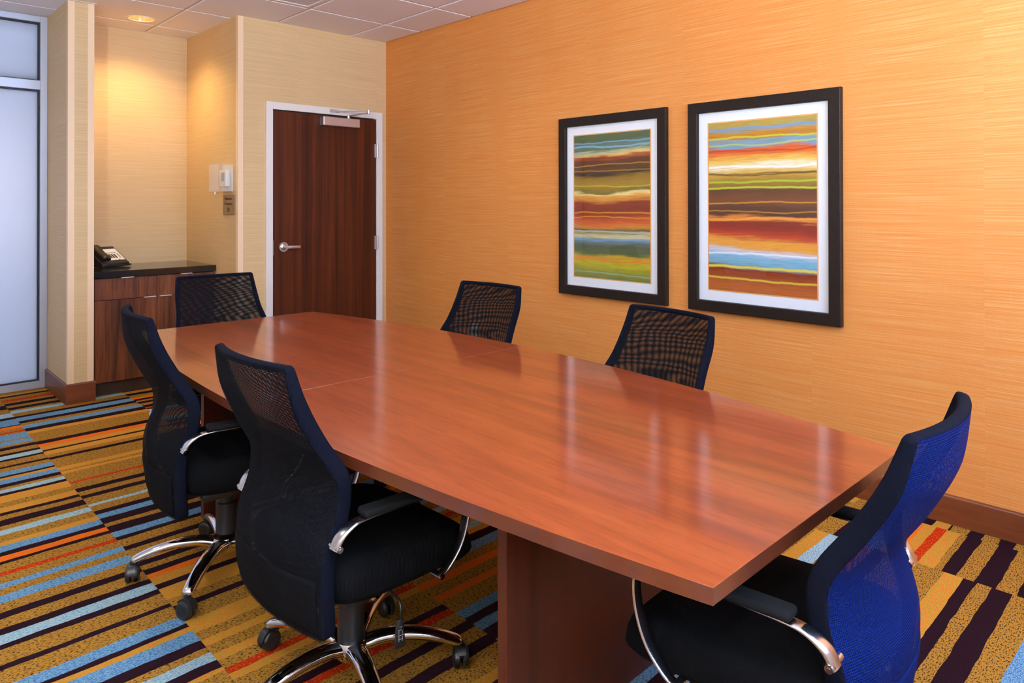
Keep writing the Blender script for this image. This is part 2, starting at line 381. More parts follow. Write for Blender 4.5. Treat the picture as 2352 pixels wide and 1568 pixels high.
# ---- baseboards
def board(name, x0, x1, y0, y1, h, face, label, mat):
    bm = B(x0, x1, y0, y1, 0, h)
    ed = [e for e in bm.edges if all(v.co.z > h - 1e-5 for v in e.verts)]
    ax, sg = face
    ed = [e for e in ed if all(abs(v.co[ax] - ((x1, y1)[ax] if sg > 0 else (x0, y0)[ax])) < 1e-5 for v in e.verts)]
    bmesh.ops.bevel(bm, geom=ed, offset=0.010, segments=4, profile=0.5, affect='EDGES')
    struct(name, bm, mat, label, 'baseboard', smooth=True, angle=40)
board('baseboard_right', W - .015, W, YR, D, .117, (0, -1), 'red-brown wooden baseboard along the orange wall', MT['basewood'])
board('baseboard_back_left', NX, FX0, D - .014, D, .117, (1, -1), 'short red-brown baseboard between niche and door', MT['basewood_x'])
board('baseboard_back_right', FX1, W - .015, D - .014, D, .117, (1, -1), 'tiny red-brown baseboard between door and orange wall', MT['basewood_x'])
board('baseboard_niche', NX - .014, NX, D, 5.36, .117, (0, -1), 'red-brown baseboard on the niche side wall', MT['basewood'])
board('baseboard_column_left', CX0 - .013, CX0, CYF - .013, GY - .05, .132, (0, -1), 'red-brown baseboard on the glazing side of the wall stub', MT['basewood'])
board('baseboard_column_front', CX0 - .0, CX1 + .012, CYF - .013, CYF, .132, (1, -1), 'red-brown baseboard across the front of the wall stub', MT['basewood_x'])

# ---- frosted glazing
GX0, GX1 = -0.55, 1.087
t = thing('window_1', 'frosted glass partition in aluminium framing left of the wall stub', 'window', (0, GY, 0), kind='structure')
for nm, a in (('jamb', (GX1 - .044, GX1, 0, C)), ('jamb', (GX0, GX0 + .045, 0, C)), ('head_rail', (GX0 + .045, GX1 - .044, 2.600, C)), ('transom_rail', (GX0 + .045, GX1 - .044, 2.120, 2.186)), ('sill_rail', (GX0 + .045, GX1 - .044, 0, .050))):
    obj(nm, B(a[0], a[1], -.05, .05, a[2], a[3], .002, 1), MT['alu'], t)
m = Mat('frosted_glass')
p = m.bsdf((0.40, 0.34, 0.29), 0.45, 0, 0.3); trl = m.n('BsdfTranslucent', Color=(0.74, 0.70, 0.69, 1)); mx = m.n('MixShader', i0=0.72)
m.t.links.new(p.outputs[0], mx.inputs[1]); m.t.links.new(trl.outputs[0], mx.inputs[2]); MT['frost'] = m.done(mx)
for z0, z1 in ((.050, 2.120), (2.186, 2.600)):
    x0, x1 = GX0 + .045, GX1 - .044
    pn = obj('pane', B(x0 + .006, x1 - .006, -.004, .004, z0 + .006, z1 - .006), MT['frost'], t)
    bm = NB(); g = .010
    box(bm, x1 - g, x1, -.03, .03, z0, z1); box(bm, x0, x0 + g, -.03, .03, z0, z1); box(bm, x0 + g, x1 - g, -.03, .03, z1 - g, z1); box(bm, x0 + g, x1 - g, -.03, .03, z0, z0 + .007)
    obj('gasket', bm, MT['gasket'], pn)
# lobby beyond the glass
LB = 8.2
struct('floor_lobby', B(GX0 - 1.2, 2.2, GY + .06, LB, -.05, 0), plain('lobby_tile', srgb(150, 140, 128), .4), 'tiled lobby floor beyond the frosted glass', 'floor')
struct('wall_lobby', B(GX0 - 1.2, 2.2, LB, LB + .1, 0, C + .1), plain('lobby_paint', srgb(205, 205, 210), .7), 'pale lobby wall beyond the frosted glass')
struct('ceiling_lobby', B(GX0 - 1.2, 2.2, GY + .12, LB, C, C + .05), plain('lobby_ceiling', srgb(170, 165, 165), .8), 'lobby ceiling beyond the frosted glass', 'ceiling')
struct('wall_lobby_right', B(2.2, 2.3, ND + TH, LB, 0, C + .1), plain('lobby_side', srgb(190, 185, 180), .7), 'lobby side wall beyond the niche')
area('lobby_window_light', (0.74, GY + .45, 1.42), 0.4, 3.4, (0.92, 0.93, 1.0), (PI / 2, 0, PI), 1.0)

# ------------------------------------------------------------------ ceiling
ceil = thing('ceiling', 'suspended ceiling of pale square tiles in a grid', 'ceiling', (0, 0, C), kind='structure')
obj('deck', B(XL - TH, W + TH, YR - TH, GY + .1, .060, .100), MT['ceil'], ceil)
LX = [G0 + TILE * k for k in range(-9, 3)]; LY = [K0 + TILE * k for k in range(-13, 4)]
LX = [x for x in LX if XL < x < W]; LY = [y for y in LY if YR < y < GY]
for x in LX: obj('grid_bar', B(x - .012, x + .012, YR, GY + .08, .008, .011), MT['tbar'], ceil)
for y in LY: obj('grid_bar', B(XL, W, y - .012, y + .012, .0085, .0115), MT['tbar'], ceil)
LIGHT = (1.579, 5.493)
OTHER = [(-0.41, 3.50), (0.81, 3.50), (2.03, 3.18), (2.03, -0.60), (1.42, 1.66), (-0.41, 1.06)]   # unseen downlights added to brighten the room
VENT = (G0 - TILE / 2, K0 - TILE / 2)
xs = [XL] + LX + [W]; ys = [YR] + LY + [GY + .08]
cache = {}
g = 0.010
def tile_mesh(w, h, hole=None):
    k = (round(w, 3), round(h, 3), hole)
    if k in cache: return cache[k]
    bm = NB()
    if hole is None:
        box(bm, 0, w, 0, h, 0, .03, .004, 1)
    else:
        hx, hy, hr = hole; n = 32; ring = []; outer = []
        for i in range(n):
            a = 2 * PI * i / n; c, s = math.cos(a), math.sin(a)
            ring.append((hx + hr * c, hy + hr * s))
            tx = ((w - hx) if c > 0 else hx) / max(abs(c), 1e-6); ty = ((h - hy) if s > 0 else hy) / max(abs(s), 1e-6); q = min(tx, ty)
            outer.append((hx + q * c, hy + q * s))
        for cx, cy in ((0, 0), (w, 0), (w, h), (0, h)):   # snap the nearest rays onto the corners
            j = min(range(n), key=lambda i: (outer[i][0] - cx) ** 2 + (outer[i][1] - cy) ** 2); outer[j] = (cx, cy)
        lo = [[bm.verts.new((x, y, z)) for x, y in pts] for pts, z in ((outer, .03), (outer, 0), (ring, 0), (ring, .03))]
        for a, b in zip(lo, lo[1:]):
            for i in range(n): bm.faces.new((a[i], a[(i + 1) % n], b[(i + 1) % n], b[i]))
    cache[k] = mesh(bm, 'ceiling_tile', MT['ceil']); return cache[k]
for x0, x1 in zip(xs, xs[1:]):
    for y0, y1 in zip(ys, ys[1:]):
        if x1 - x0 < .03 or y1 - y0 < .03: continue
        if x0 < VENT[0] < x1 and y0 < VENT[1] < y1: continue
        hole = None
        for lx, ly in [LIGHT] + OTHER:
            if x0 + g < lx < x1 - g and y0 + g < ly < y1 - g: hole = (round(lx - x0 - g, 4), round(ly - y0 - g, 4), .084)
        link('tile', tile_mesh(x1 - x0 - 2 * g, y1 - y0 - 2 * g, hole), ceil, (x0 + g, y0 + g, 0))
# wall angle where tiles meet walls that step forward
struct('trim_4', B(CX0 - .012, CX1 + .012, CYF - .012, CYF, C - .006, C), MT['tbar'], 'thin ceiling angle strip above the wall stub', 'ceiling trim')

# ceiling return-air grille
m = Mat('perforated_plate'); x, y, z = m.xyz(m.pos())
gp = m.math('ADD', m.math('COSINE', m.math('MULTIPLY', x, 2 * PI / .008)), m.math('COSINE', m.math('MULTIPLY', y, 2 * PI / .008)))
MT['perf'] = m.done(m.bsdf(m.mix(m.ramp(gp, [(.55, (0, 0, 0)), (.75, (1, 1, 1))]), srgb(226, 225, 234), srgb(140, 139, 156)), .5))
t = thing('ceiling_vent', 'white perforated square return-air grille in the ceiling', 'vent', (VENT[0], VENT[1], C))
q = TILE / 2 - .013; bm = NB()
for a in ((-q, q, -q, -q + .028), (-q, q, q - .028, q), (-q, -q + .028, -q + .028, q - .028), (q - .028, q, -q + .028, q - .028)): box(bm, *a, -.001, .012, .002, 1)
obj('frame', bm, MT['white'], t)
obj('perforated_plate', B(-q + .028, q - .028, -q + .028, q - .028, .004, .008), MT['perf'], t)

# recessed downlights
def emit(name, col, s):
    m = Mat(name); e = m.n('Emission', Color=(*col, 1), Strength=s); return m.done(e)
MT['lampcone'] = plain('lamp_reflector', srgb(250, 226, 170), .22, .8)
MT['trimring'] = plain('lamp_trim', srgb(238, 224, 208), .4)
MT['bulb'] = emit('lamp_bulb', (1.0, .82, .50), 30)
ring_me = cone_me = bulb_me = None
def downlight(x, y, label, energy, col, spot=2.2, group=None):
    global ring_me, cone_me, bulb_me
    t = thing('recessed_downlight', label, 'ceiling light', (x, y, C), group=group)
    if ring_me is None:
        bm = NB(); lathe(bm, [(.082, .004), (.080, -.002), (.094, -.005), (.099, -.001), (.099, .0)], 40); ring_me = mesh(bm, 'trim_ring', MT['trimring'], True)
        bm = NB(); lathe(bm, [(.080, .0), (.070, .03), (.052, .058), (.001, .059)], 40); cone_me = mesh(bm, 'reflector', MT['lampcone'], True)
        bm = NB(); lathe(bm, [(.001, .022), (.024, .026), (.032, .040), (.030, .058)], 24); bulb_me = mesh(bm, 'bulb', MT['bulb'], True)
    link('trim_ring', ring_me, t); link('reflector', cone_me, t); link('bulb', bulb_me, t)
    l = bpy.data.lights.new('lamp_light', 'SPOT'); l.energy = energy; l.color = col; l.spot_size = spot; l.spot_blend = .9; l.shadow_soft_size = .05
    o = bpy.data.objects.new('lamp_light', l); COL.objects.link(o); o.parent = t; o.location = (0, 0, -.012)
downlight(*LIGHT, 'glowing recessed downlight in the niche ceiling', 52, (1.0, .74, .34), 2.35)
WHERE = ['on the glazing side, farthest from the table', 'between the glazing and the table', 'over the far end of the table', 'next to the rear windows', 'over the near half of the table', 'left of the camera']
for (x, y), wh in zip(OTHER, WHERE): downlight(x, y, 'added recessed ceiling downlight ' + wh, 42, (.88, .94, 1.0), 2.75, group='added room downlights')

# ------------------------------------------------------------------ door
t = thing('door_1', 'dark walnut door in a white metal frame with a closer', 'door', (0, D, 0), kind='structure')
OX0, OX1, OZ = 2.296, 3.182, 2.000
bm = NB()
box(bm, FX0, OX0, -.018, .10, 0, FZ, .002, 1); box(bm, OX1, FX1, -.018, .10, 0, FZ, .002, 1); box(bm, OX0, OX1, -.018, .10, OZ, FZ, .002, 1)
obj('door_frame', bm, MT['white'], t)
obj('door_stop', B(OX0, OX1, .03, .05, OZ - .012, OZ), MT['gasket'], t)
leaf = obj('door_leaf', B(OX0 + .003, OX1 - .003, -.012, .032, .008, OZ - .010), MT['doorwood'], t)
for z in (1.738, .99, .24):
    h = obj('hinge', NB(), MT['steel'], t); bm = NB()
    cyl(bm, (OX1 + .002, -.026, z - .055), (OX1 + .002, -.026, z + .055), .0075, n=14)
    cyl(bm, (OX1 + .002, -.026, z - .061), (OX1 + .002, -.026, z + .061), .004, n=10)
    box(bm, OX1 - .022, OX1 + .002, -.020, -.0125, z - .055, z + .055)
    h.data = mesh(bm, 'hinge', MT['steel'], True, 40)
h = obj('door_lever', NB(), MT['steel'], t); bm = NB(); LXc, LZ = 2.378, .988
cyl(bm, (LXc, -.012, LZ), (LXc, -.022, LZ), .037, .035, 32); cyl(bm, (LXc, -.022, LZ), (LXc, -.028, LZ), .026, .017, 28)
cyl(bm, (LXc, -.028, LZ), (LXc, -.070, LZ), .013, n=18); cyl(bm, (LXc, -.070, LZ), (LXc, -.076, LZ), .008, n=14)
box(bm, LXc - .012, LXc + .112, -.066, -.056, LZ - .012, LZ + .010, .003, 2)
h.data = mesh(bm, 'door_lever', MT['steel'], True, 40)
obj('strike_plate', B(OX0 - .0035, OX0 + .002, -.0195, -.004, .93, 1.04), MT['steel'], t)
cl = obj('door_closer', B(2.672, 2.990, -.075, -.012, 1.908, 1.975, .004, 2), MT['steel'], t)
bm = NB(); pz = 1.985
cyl(bm, (2.905, -.044, 1.972), (2.905, -.044, 2.002), .013, n=16)
obj('spindle', bm, MT['steel'], cl, True, 40)
bm = NB(); E0, E1, E2 = Vector((2.905, -.044, 2.000)), Vector((2.965, -.24, 2.010)), Vector((2.800, -.028, 2.028))
def bar(bm, a, b, w, hgt):
    d = (b - a).normalized(); s = Vector((0, 0, 1)); x = d.cross(s).normalized()
    return sweep(bm, [a, b], lambda i: [(-w, -hgt), (w, -hgt), (w, hgt), (-w, hgt)], lambda i: (x, s))
bar(bm, E0, E1, .009, .004); obj('closer_arm', bm, MT['steel'], cl)
bm = NB(); bar(bm, E1 + Vector((0, 0, .012)), E2, .007, .004); cyl(bm, E1 - Vector((0, 0, .008)), E1 + Vector((0, 0, .022)), .010, n=14); obj('closer_forearm', bm, MT['steel'], cl, True, 40)
obj('closer_shoe', B(2.755, 2.830, -.034, -.018, 2.018, 2.040, .002, 1), MT['steel'], cl)

# ------------------------------------------------------------------ thermostat, sign, outlet
acr = Mat('clear_acrylic'); gl = acr.bsdf((0.98, 0.97, 0.96), .06, 0, .5); tr = acr.n('BsdfTransparent', Color=(.97, .97, .97, 1)); lw = acr.n('LayerWeight', Blend=.35)
mx = acr.n('MixShader', i0=acr.math('MULTIPLY_ADD', lw.outputs['Facing'], .35, .05)); acr.t.links.new(tr.outputs[0], mx.inputs[1]); acr.t.links.new(gl.outputs[0], mx.inputs[2]); MT['acrylic'] = acr.done(mx)
t = thing('thermostat', 'white thermostat under a clear locking cover on the niche wall', 'thermostat', (NX, 5.085, 1.395))
obj('back_plate', B(-.008, 0, -.085, .085, 0, .190, .002, 1), MT['white'], t)
body = obj('thermostat_body', B(-.042, -.008, -.055, .060, .035, .155, .008, 3), MT['white'], t, True, 40)
obj('display', B(-.0435, -.0415, -.035, .020, .075, .135), plain('lcd', srgb(150, 138, 118), .3), body)
cv = NB(); xs0, xs1, q = -.105, -.008, .003
box(cv, xs0, xs0 + q, -.088, .088, 0, .195); box(cv, xs0 + q, xs1, -.088, -.088 + q, 0, .195); box(cv, xs0 + q, xs1, .088 - q, .088, 0, .195)
box(cv, xs0 + q, xs1, -.088 + q, .088 - q, 0, q); box(cv, xs0 + q, xs1, -.088 + q, .088 - q, .195 - q, .195)
cov = obj('clear_cover', cv, MT['acrylic'], t)
bm = NB(); cyl(bm, (-.095, .0, -.004), (-.095, .0, -.018), .007, n=16); obj('cover_lock', bm, MT['steel'], cov, True, 40)

t = thing('occupancy_sign', 'small brown metal sign reading Maximum Occupancy 20', 'sign', (NX, 5.062, 1.228))
obj('plate', B(-.008, 0, -.100, .100, 0, .146, .0015, 1), plain('bronze_plate', srgb(152, 122, 86), .4, .3), t)
def text(name, body, size, y, z, parent, mat):
    cu = bpy.data.curves.new(name, 'FONT'); cu.body = body; cu.size = size; cu.align_x = 'CENTER'; cu.align_y = 'CENTER'; cu.extrude = .0004
    tmp = bpy.data.objects.new(name, cu); COL.objects.link(tmp)
    bpy.context.view_layer.update()
    me = bpy.data.meshes.new_from_object(tmp.evaluated_get(bpy.context.evaluated_depsgraph_get()))
    bpy.data.objects.remove(tmp); me.materials.clear(); me.materials.append(mat)
    return link(name, me, parent, (-.0086, y, z), (PI / 2, 0, -PI / 2))
ink = plain('sign_ink', srgb(62, 46, 34), .6)
text('lettering', 'Maximum', .032, 0, .116, t, ink); text('lettering', 'Occupancy', .032, 0, .081, t, ink); text('lettering', '20', .044, 0, .036, t, ink)

t = thing('wall_outlet', 'white power outlet low on the orange wall behind the far chair', 'outlet', (W, 3.79, .350))
ol = obj('cover_plate', B(-.006, 0, -.036, .036, 0, .115, .002, 2), MT['white'], t)
for z in (.022, .064): obj('socket', B(-.0085, -.006, -.016, .016, z, z + .030, .001, 1), MT['white'], ol)

# ------------------------------------------------------------------ pictures
def artwork(name, stops, lines, seed):
    m = Mat(name); x, y, z = m.xyz(m.pos())
    v = m.comb(m.math('MULTIPLY', y, 1.6), m.math('MULTIPLY', z, 1.3), float(seed))
    wob = m.math('MULTIPLY', m.math('SUBTRACT', m.noise(v, 1.0, 3, .55), .5), .10)
    fine = m.math('MULTIPLY', m.math('SUBTRACT', m.noise(m.comb(m.math('MULTIPLY', y, 4.0), m.math('MULTIPLY', z, 55), float(seed)), 1.0, 4, .7), .5), .075)
    dn = m.math('MULTIPLY_ADD', z, -1.0 / .855, 1.0)          # 0 at the top of the print, 1 at the bottom
    pos = m.math('ADD', m.math('ADD', dn, wob), fine)
    st = stops[:32]
    c = m.ramp(pos, [(p, srgb(*q)) for p, q in st], 'LINEAR')
    dry = m.noise(m.comb(m.math('MULTIPLY', y, 9), m.math('MULTIPLY', z, 170), float(seed) + 5), 1.0, 3, .7)
    c = m.mix(m.math('MULTIPLY', m.ramp(dry, [(.45, (0, 0, 0)), (.75, (1, 1, 1))]), .65), c, m.mix(.5, c, (0.02, 0.012, 0.006)))
    for k, (p, col, wdt) in enumerate(lines):
        nz = m.noise(m.comb(m.math('MULTIPLY', y, 3.2), float(k) * 3.7 + seed, 0.0), 1.0, 4, .6)
        d = m.math('ABSOLUTE', m.math('SUBTRACT', m.math('ADD', dn, m.math('MULTIPLY', m.math('SUBTRACT', nz, .5), .055)), p))
        f = m.ramp(d, [(wdt * .5, (1, 1, 1)), (wdt * 1.6, (0, 0, 0))])
        c = m.mix(m.math('MULTIPLY', f, .85), c, srgb(*col))
    return m.done(m.bsdf(c, .6, 0, .2))
A1 = [(0, (92, 104, 62)), (.05, (84, 98, 66)), (.08, (104, 128, 118)), (.105, (96, 108, 70)), (.125, (168, 176, 140)), (.145, (226, 186, 104)), (.165, (160, 70, 30)), (.185, (104, 58, 34)), (.22, (84, 50, 32)), (.245, (98, 64, 34)), (.275, (64, 42, 30)), (.30, (144, 110, 34)), (.35, (164, 126, 42)), (.395, (126, 106, 40)), (.41, (240, 214, 140)), (.425, (224, 160, 62)), (.45, (198, 124, 46)), (.47, (140, 58, 30)), (.53, (128, 54, 32)), (.565, (152, 64, 30)), (.61, (208, 96, 44)), (.64, (200, 130, 48)), (.66, (106, 88, 38)), (.685, (176, 164, 106)), (.705, (208, 196, 150)), (.73, (110, 130, 124)), (.77, (86, 92, 68)), (.82, (92, 100, 56)), (.85, (190, 164, 44)), (.90, (188, 172, 40)), (.95, (142, 142, 50)), (1, (118, 124, 60))]
N1 = [(.055, (130, 165, 185), .004), (.085, (140, 180, 200), .005), (.215, (190, 140, 40), .003), (.255, (170, 130, 45), .003), (.36, (190, 190, 50), .003), (.545, (220, 140, 40), .004), (.575, (230, 150, 40), .003), (.675, (190, 195, 190), .004), (.735, (110, 150, 190), .006), (.855, (220, 120, 40), .005), (.875, (225, 110, 40), .004), (.965, (160, 170, 150), .003)]
A2 = [(0, (184, 152, 60)), (.03, (176, 152, 76)), (.05, (150, 150, 130)), (.065, (196, 134, 40)), (.095, (184, 120, 40)), (.11, (132, 154, 156)), (.145, (124, 156, 170)), (.165, (206, 92, 40)), (.19, (216, 104, 40)), (.215, (226, 164, 66)), (.24, (232, 196, 102)), (.265, (242, 226, 186)), (.29, (226, 186, 106)), (.315, (196, 150, 60)), (.35, (162, 124, 40)), (.385, (142, 112, 44)), (.41, (90, 60, 38)), (.44, (110, 66, 38)), (.475, (120, 70, 38)), (.51, (92, 58, 38)), (.555, (82, 52, 36)), (.575, (220, 130, 50)), (.595, (128, 48, 30)), (.635, (142, 46, 30)), (.67, (182, 66, 34)), (.70, (222, 150, 56)), (.74, (224, 152, 58)), (.765, (206, 204, 208)), (.79, (136, 182, 200)), (.84, (118, 166, 182)), (.865, (128, 46, 22)), (.97, (176, 92, 38))]
N2 = [(.04, (110, 150, 190), .006), (.095, (200, 205, 50), .004), (.135, (200, 205, 60), .003), (.175, (180, 50, 25), .004), (.265, (250, 240, 225), .005), (.305, (70, 45, 25), .003), (.315, (60, 40, 25), .003), (.355, (170, 190, 50), .005), (.39, (200, 200, 50), .005), (.48, (210, 150, 50), .003), (.53, (190, 130, 45), .003), (.572, (235, 150, 60), .006), (.775, (235, 235, 235), .005), (.852, (225, 205, 60), .007), (.925, (215, 190, 60), .005)]
MT['frame'] = plain('espresso_frame', srgb(31, 21, 15), .45, 0, .22, grain=.45, gscale=60)
MT['mat'] = plain('white_mat_board', srgb(240, 238, 236), .8)
MT['fillet'] = plain('orange_fillet', srgb(224, 160, 96), .6)
PW, PH, PZ = .7869, 1.0857, .749
def picture(y0, label, art):
    t = thing('framed_picture', label, 'picture', (W, y0 + PW / 2, PZ), group='framed abstract prints')
    w, fwid, mw = PW / 2, .056, .058
    c0 = [(-w, 0), (w, 0), (w, PH), (-w, PH)]; c1 = [(-w + fwid, fwid), (w - fwid, fwid), (w - fwid, PH - fwid), (-w + fwid, PH - fwid)]
    for k in range(4):                                   # four mitred mouldings
        q = (k + 1) % 4; poly = [c0[k], c0[q], c1[q], c1[k]]; bm = NB()
        lo = [bm.verts.new((-.002, a, b)) for a, b in poly]; hi = [bm.verts.new((-.032, a, b)) for a, b in poly]
        bm.faces.new(lo); f = bm.faces.new(hi)
        for n_ in range(4): bm.faces.new((lo[n_], lo[(n_ + 1) % 4], hi[(n_ + 1) % 4], hi[n_]))
        ed = [e for e in f.edges if abs((e.verts[0].co - e.verts[1].co).length) > .2]
        bmesh.ops.bevel(bm, geom=ed, offset=.004, segments=2, profile=.5, affect='EDGES')
        obj('frame_moulding', bm, MT['frame'], t)
    obj('mat_board', B(-.010, -.004, -w + fwid, w - fwid, fwid, PH - fwid), MT['mat'], t)
    i = fwid + mw
    obj('fillet', B(-.0115, -.0098, -w + i - .006, w - i + .006, i - .006, PH - i + .006), MT['fillet'], t)
    pr = obj('print', B(-.0125, -.0112, -w + i, w - i, 0, PH - 2 * i), art, t, loc=(0, 0, i))
    bm = NB(); bm.faces.new([bm.verts.new((-.016, a, b)) for a, b in ((-w + fwid, fwid), (w - fwid, fwid), (w - fwid, PH - fwid), (-w + fwid, PH - fwid))]); obj('glass', bm, MT['pglass'], t)
picture(2.1667, 'black framed abstract print of green, brown and rust bands', artwork('green_rust_bands', A1, N1, 2))
picture(1.2419, 'black framed abstract print with blue, cream and maroon bands', artwork('blue_maroon_bands', A2, N2, 9))

# ------------------------------------------------------------------ cabinet, worktop, phone
CZ = .851
t = thing('base_cabinet', 'dark streaked wood cabinet with drawers and doors in the niche', 'cabinet', (0, 0, 0))
X0, X1, YF, XM = CX1 + .006, NX - .006, 5.323, 1.637
bm = NB(); box(bm, X0, X1, YF + .020, ND - .01, .098, .806); obj('carcass', bm, plain('cabinet_edge', srgb(40, 20, 14), .5), t)
obj('toe_kick', B(X0, X1, 5.388, 5.40, 0, .098), wood('toe_kick_wood', srgb(36, 16, 8), srgb(50, 24, 12), srgb(60, 30, 16), 0, 14, .1, .5), t)
tab = B(-.039, .039, -.016, .012, -.0005, .0045, .001, 1); TABM = mesh(tab, 'tab_pull', plain('pull_metal', srgb(232, 232, 234), .3, .25))
def front(nm, x0, x1, z0, z1, hx):
    d = obj(nm, B(x0, x1, YF, YF + .019, z0, z1, .001, 1), MT['cabwood'], t)
    link('tab_pull', TABM, d, (hx, YF, z1 + .0005))
front('drawer', X0 + .006, XM - .0015, .656, .800, 1.446); front('drawer', XM + .0015, X1 - .006, .656, .800, 1.835)
front('cabinet_door', X0 + .006, XM - .0015, .100, .6525, 1.589); front('cabinet_door', XM + .0015, X1 - .006, .100, .6525, 1.692)
put(obj('countertop', B(CX1 + .001, NX - .001, 5.303, ND - .001, .8065, CZ, .002, 1), MT['granite']), 'polished black stone worktop on the niche cabinet', 'worktop')

# desk phone
t = thing('desk_phone', 'black desk phone with white keypad face on the black worktop', 'phone', (1.36, 5.600, CZ), math.radians(17))
w, dp = .200, .205
bm = NB()   # wedge base
prof = [(0, .004), (0, .030), (.03, .042), (dp, .140), (dp, .122), (dp - .06, .004)]
a = [bm.verts.new((0, y, z)) for y, z in prof]; b = [bm.verts.new((w, y, z)) for y, z in prof]; n = len(prof)
bm.faces.new(a); bm.faces.new(b)
for i in range(n): bm.faces.new((a[i], a[(i + 1) % n], b[(i + 1) % n], b[i]))
bmesh.ops.bevel(bm, geom=list(bm.edges), offset=.003, segments=2, profile=.5, affect='EDGES')
pb = obj('phone_base', bm, MT['blackp'], t, True, 35)
slope = math.atan2(.098, dp - .03)
fp = link('keypad_plate', mesh(B(.085, .192, .010, dp - .045, .0, .003, .001, 1), 'keypad_plate', plain('phone_face', srgb(240, 236, 230), .45)), t, (0, .030, .0425), (slope, 0, 0))
kb = mesh(B(-.006, .006, -.0045, .0045, 0, .002), 'key', MT['blackp']); ks = mesh(B(-.006, .006, -.003, .003, 0, .0015), 'key_small', plain('grey_key', srgb(120, 118, 118), .5))
for r in range(4):
    for c in range(3): link('key', kb, fp, (.108 + c * .0185, .040 + r * .013, .003))
for c in range(4): link('memory_key', ks, fp, (.104 + c * .0185, .104, .003))
for r in range(5): link('memory_key', ks, fp, (.172, .040 + r * .013, .003))
link('message_lamp', mesh(B(-.005, .005, -.003, .003, 0, .002), 'message_lamp', plain('red_lamp', srgb(190, 40, 30), .3)), fp, (.150, .014, .003))
hs = spl([(.040, -.002, .022), (.040, .02, .030), (.040, .09, .024), (.040, .16, .030), (.040, .182, .022)], 17)
bm = NB(); sweep(bm, hs, lambda i: [(.030 * math.cos(2 * PI * k / 14), .014 * math.sin(2 * PI * k / 14)) for k in range(14)], lambda i: (Vector((1, 0, 0)), Vector((0, -.15, .99))))
hd = link('handset', mesh(bm, 'handset', MT['blackp'], True, 50), t, (0, .022, .039), (slope, 0, 0))
coil = []
L0, L1 = Vector((.060, -.012, .012)), Vector((.215, .004, .012))
for i in range(221):
    s = i / 220; a = s * 22 * 2 * PI; q = L0.lerp(L1, s); coil.append(q + Vector((0, .0065 * math.cos(a), .0065 * math.sin(a))))
bm = NB(); tube(bm, coil, .0018, 6); obj('coiled_cord', bm, MT['blackp'], t, True)
bm = NB(); tube(bm, spl([(.0, .10, .03), (-.03, .11, .045), (-.055, .10, .040), (-.085, .085, .010), (-.105, .10, .004)], 24), .003, 8); obj('line_cord', bm, MT['blackp'], t, True)

# ------------------------------------------------------------------ conference table
t = thing('conference_table', 'long boat-shaped cherry wood conference table', 'table', (1.47, 2.105, 0))
ox, oy = 1.47, 2.105
Y0, Y1 = .581, 3.632
def lft(y):
    s = (y - (Y0 + Y1) / 2) / ((Y1 - Y0) / 2); k = (s + 1) / 2; return 1.003 + .022 * k - .137 * (1 - s * s)
def rgt(y):
    s = (y - (Y0 + Y1) / 2) / ((Y1 - Y0) / 2); k = (s + 1) / 2; return 1.893 + .041 * k + .200 * (1 - s * s)
YS = 2.125                                   # the top is made of two halves
def half(ya, yb, n=22):
    q = [ya + (yb - ya) * i / n for i in range(n + 1)]
    return [(lft(y) - ox, y - oy) for y in q] + [(rgt(y) - ox, y - oy) for y in reversed(q)]
for ya, yb in ((Y0, YS - .0006), (YS + .0006, Y1)):
    bm = NB(); prism(bm, half(ya, yb), TZ - .030, TZ, .0015)
    bm.faces.ensure_lookup_table(); bm.normal_update()
    for f in bm.faces: f.material_index = 0 if abs(f.normal.z) > .9 else 1
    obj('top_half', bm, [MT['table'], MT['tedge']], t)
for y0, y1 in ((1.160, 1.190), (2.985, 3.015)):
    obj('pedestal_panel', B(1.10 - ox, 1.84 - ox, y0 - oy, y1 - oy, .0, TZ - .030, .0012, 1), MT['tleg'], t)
obj('stretcher', B(1.455 - ox, 1.480 - ox, 1.190 - oy, 2.985 - oy, .36, TZ - .030), MT['tleg'], t)

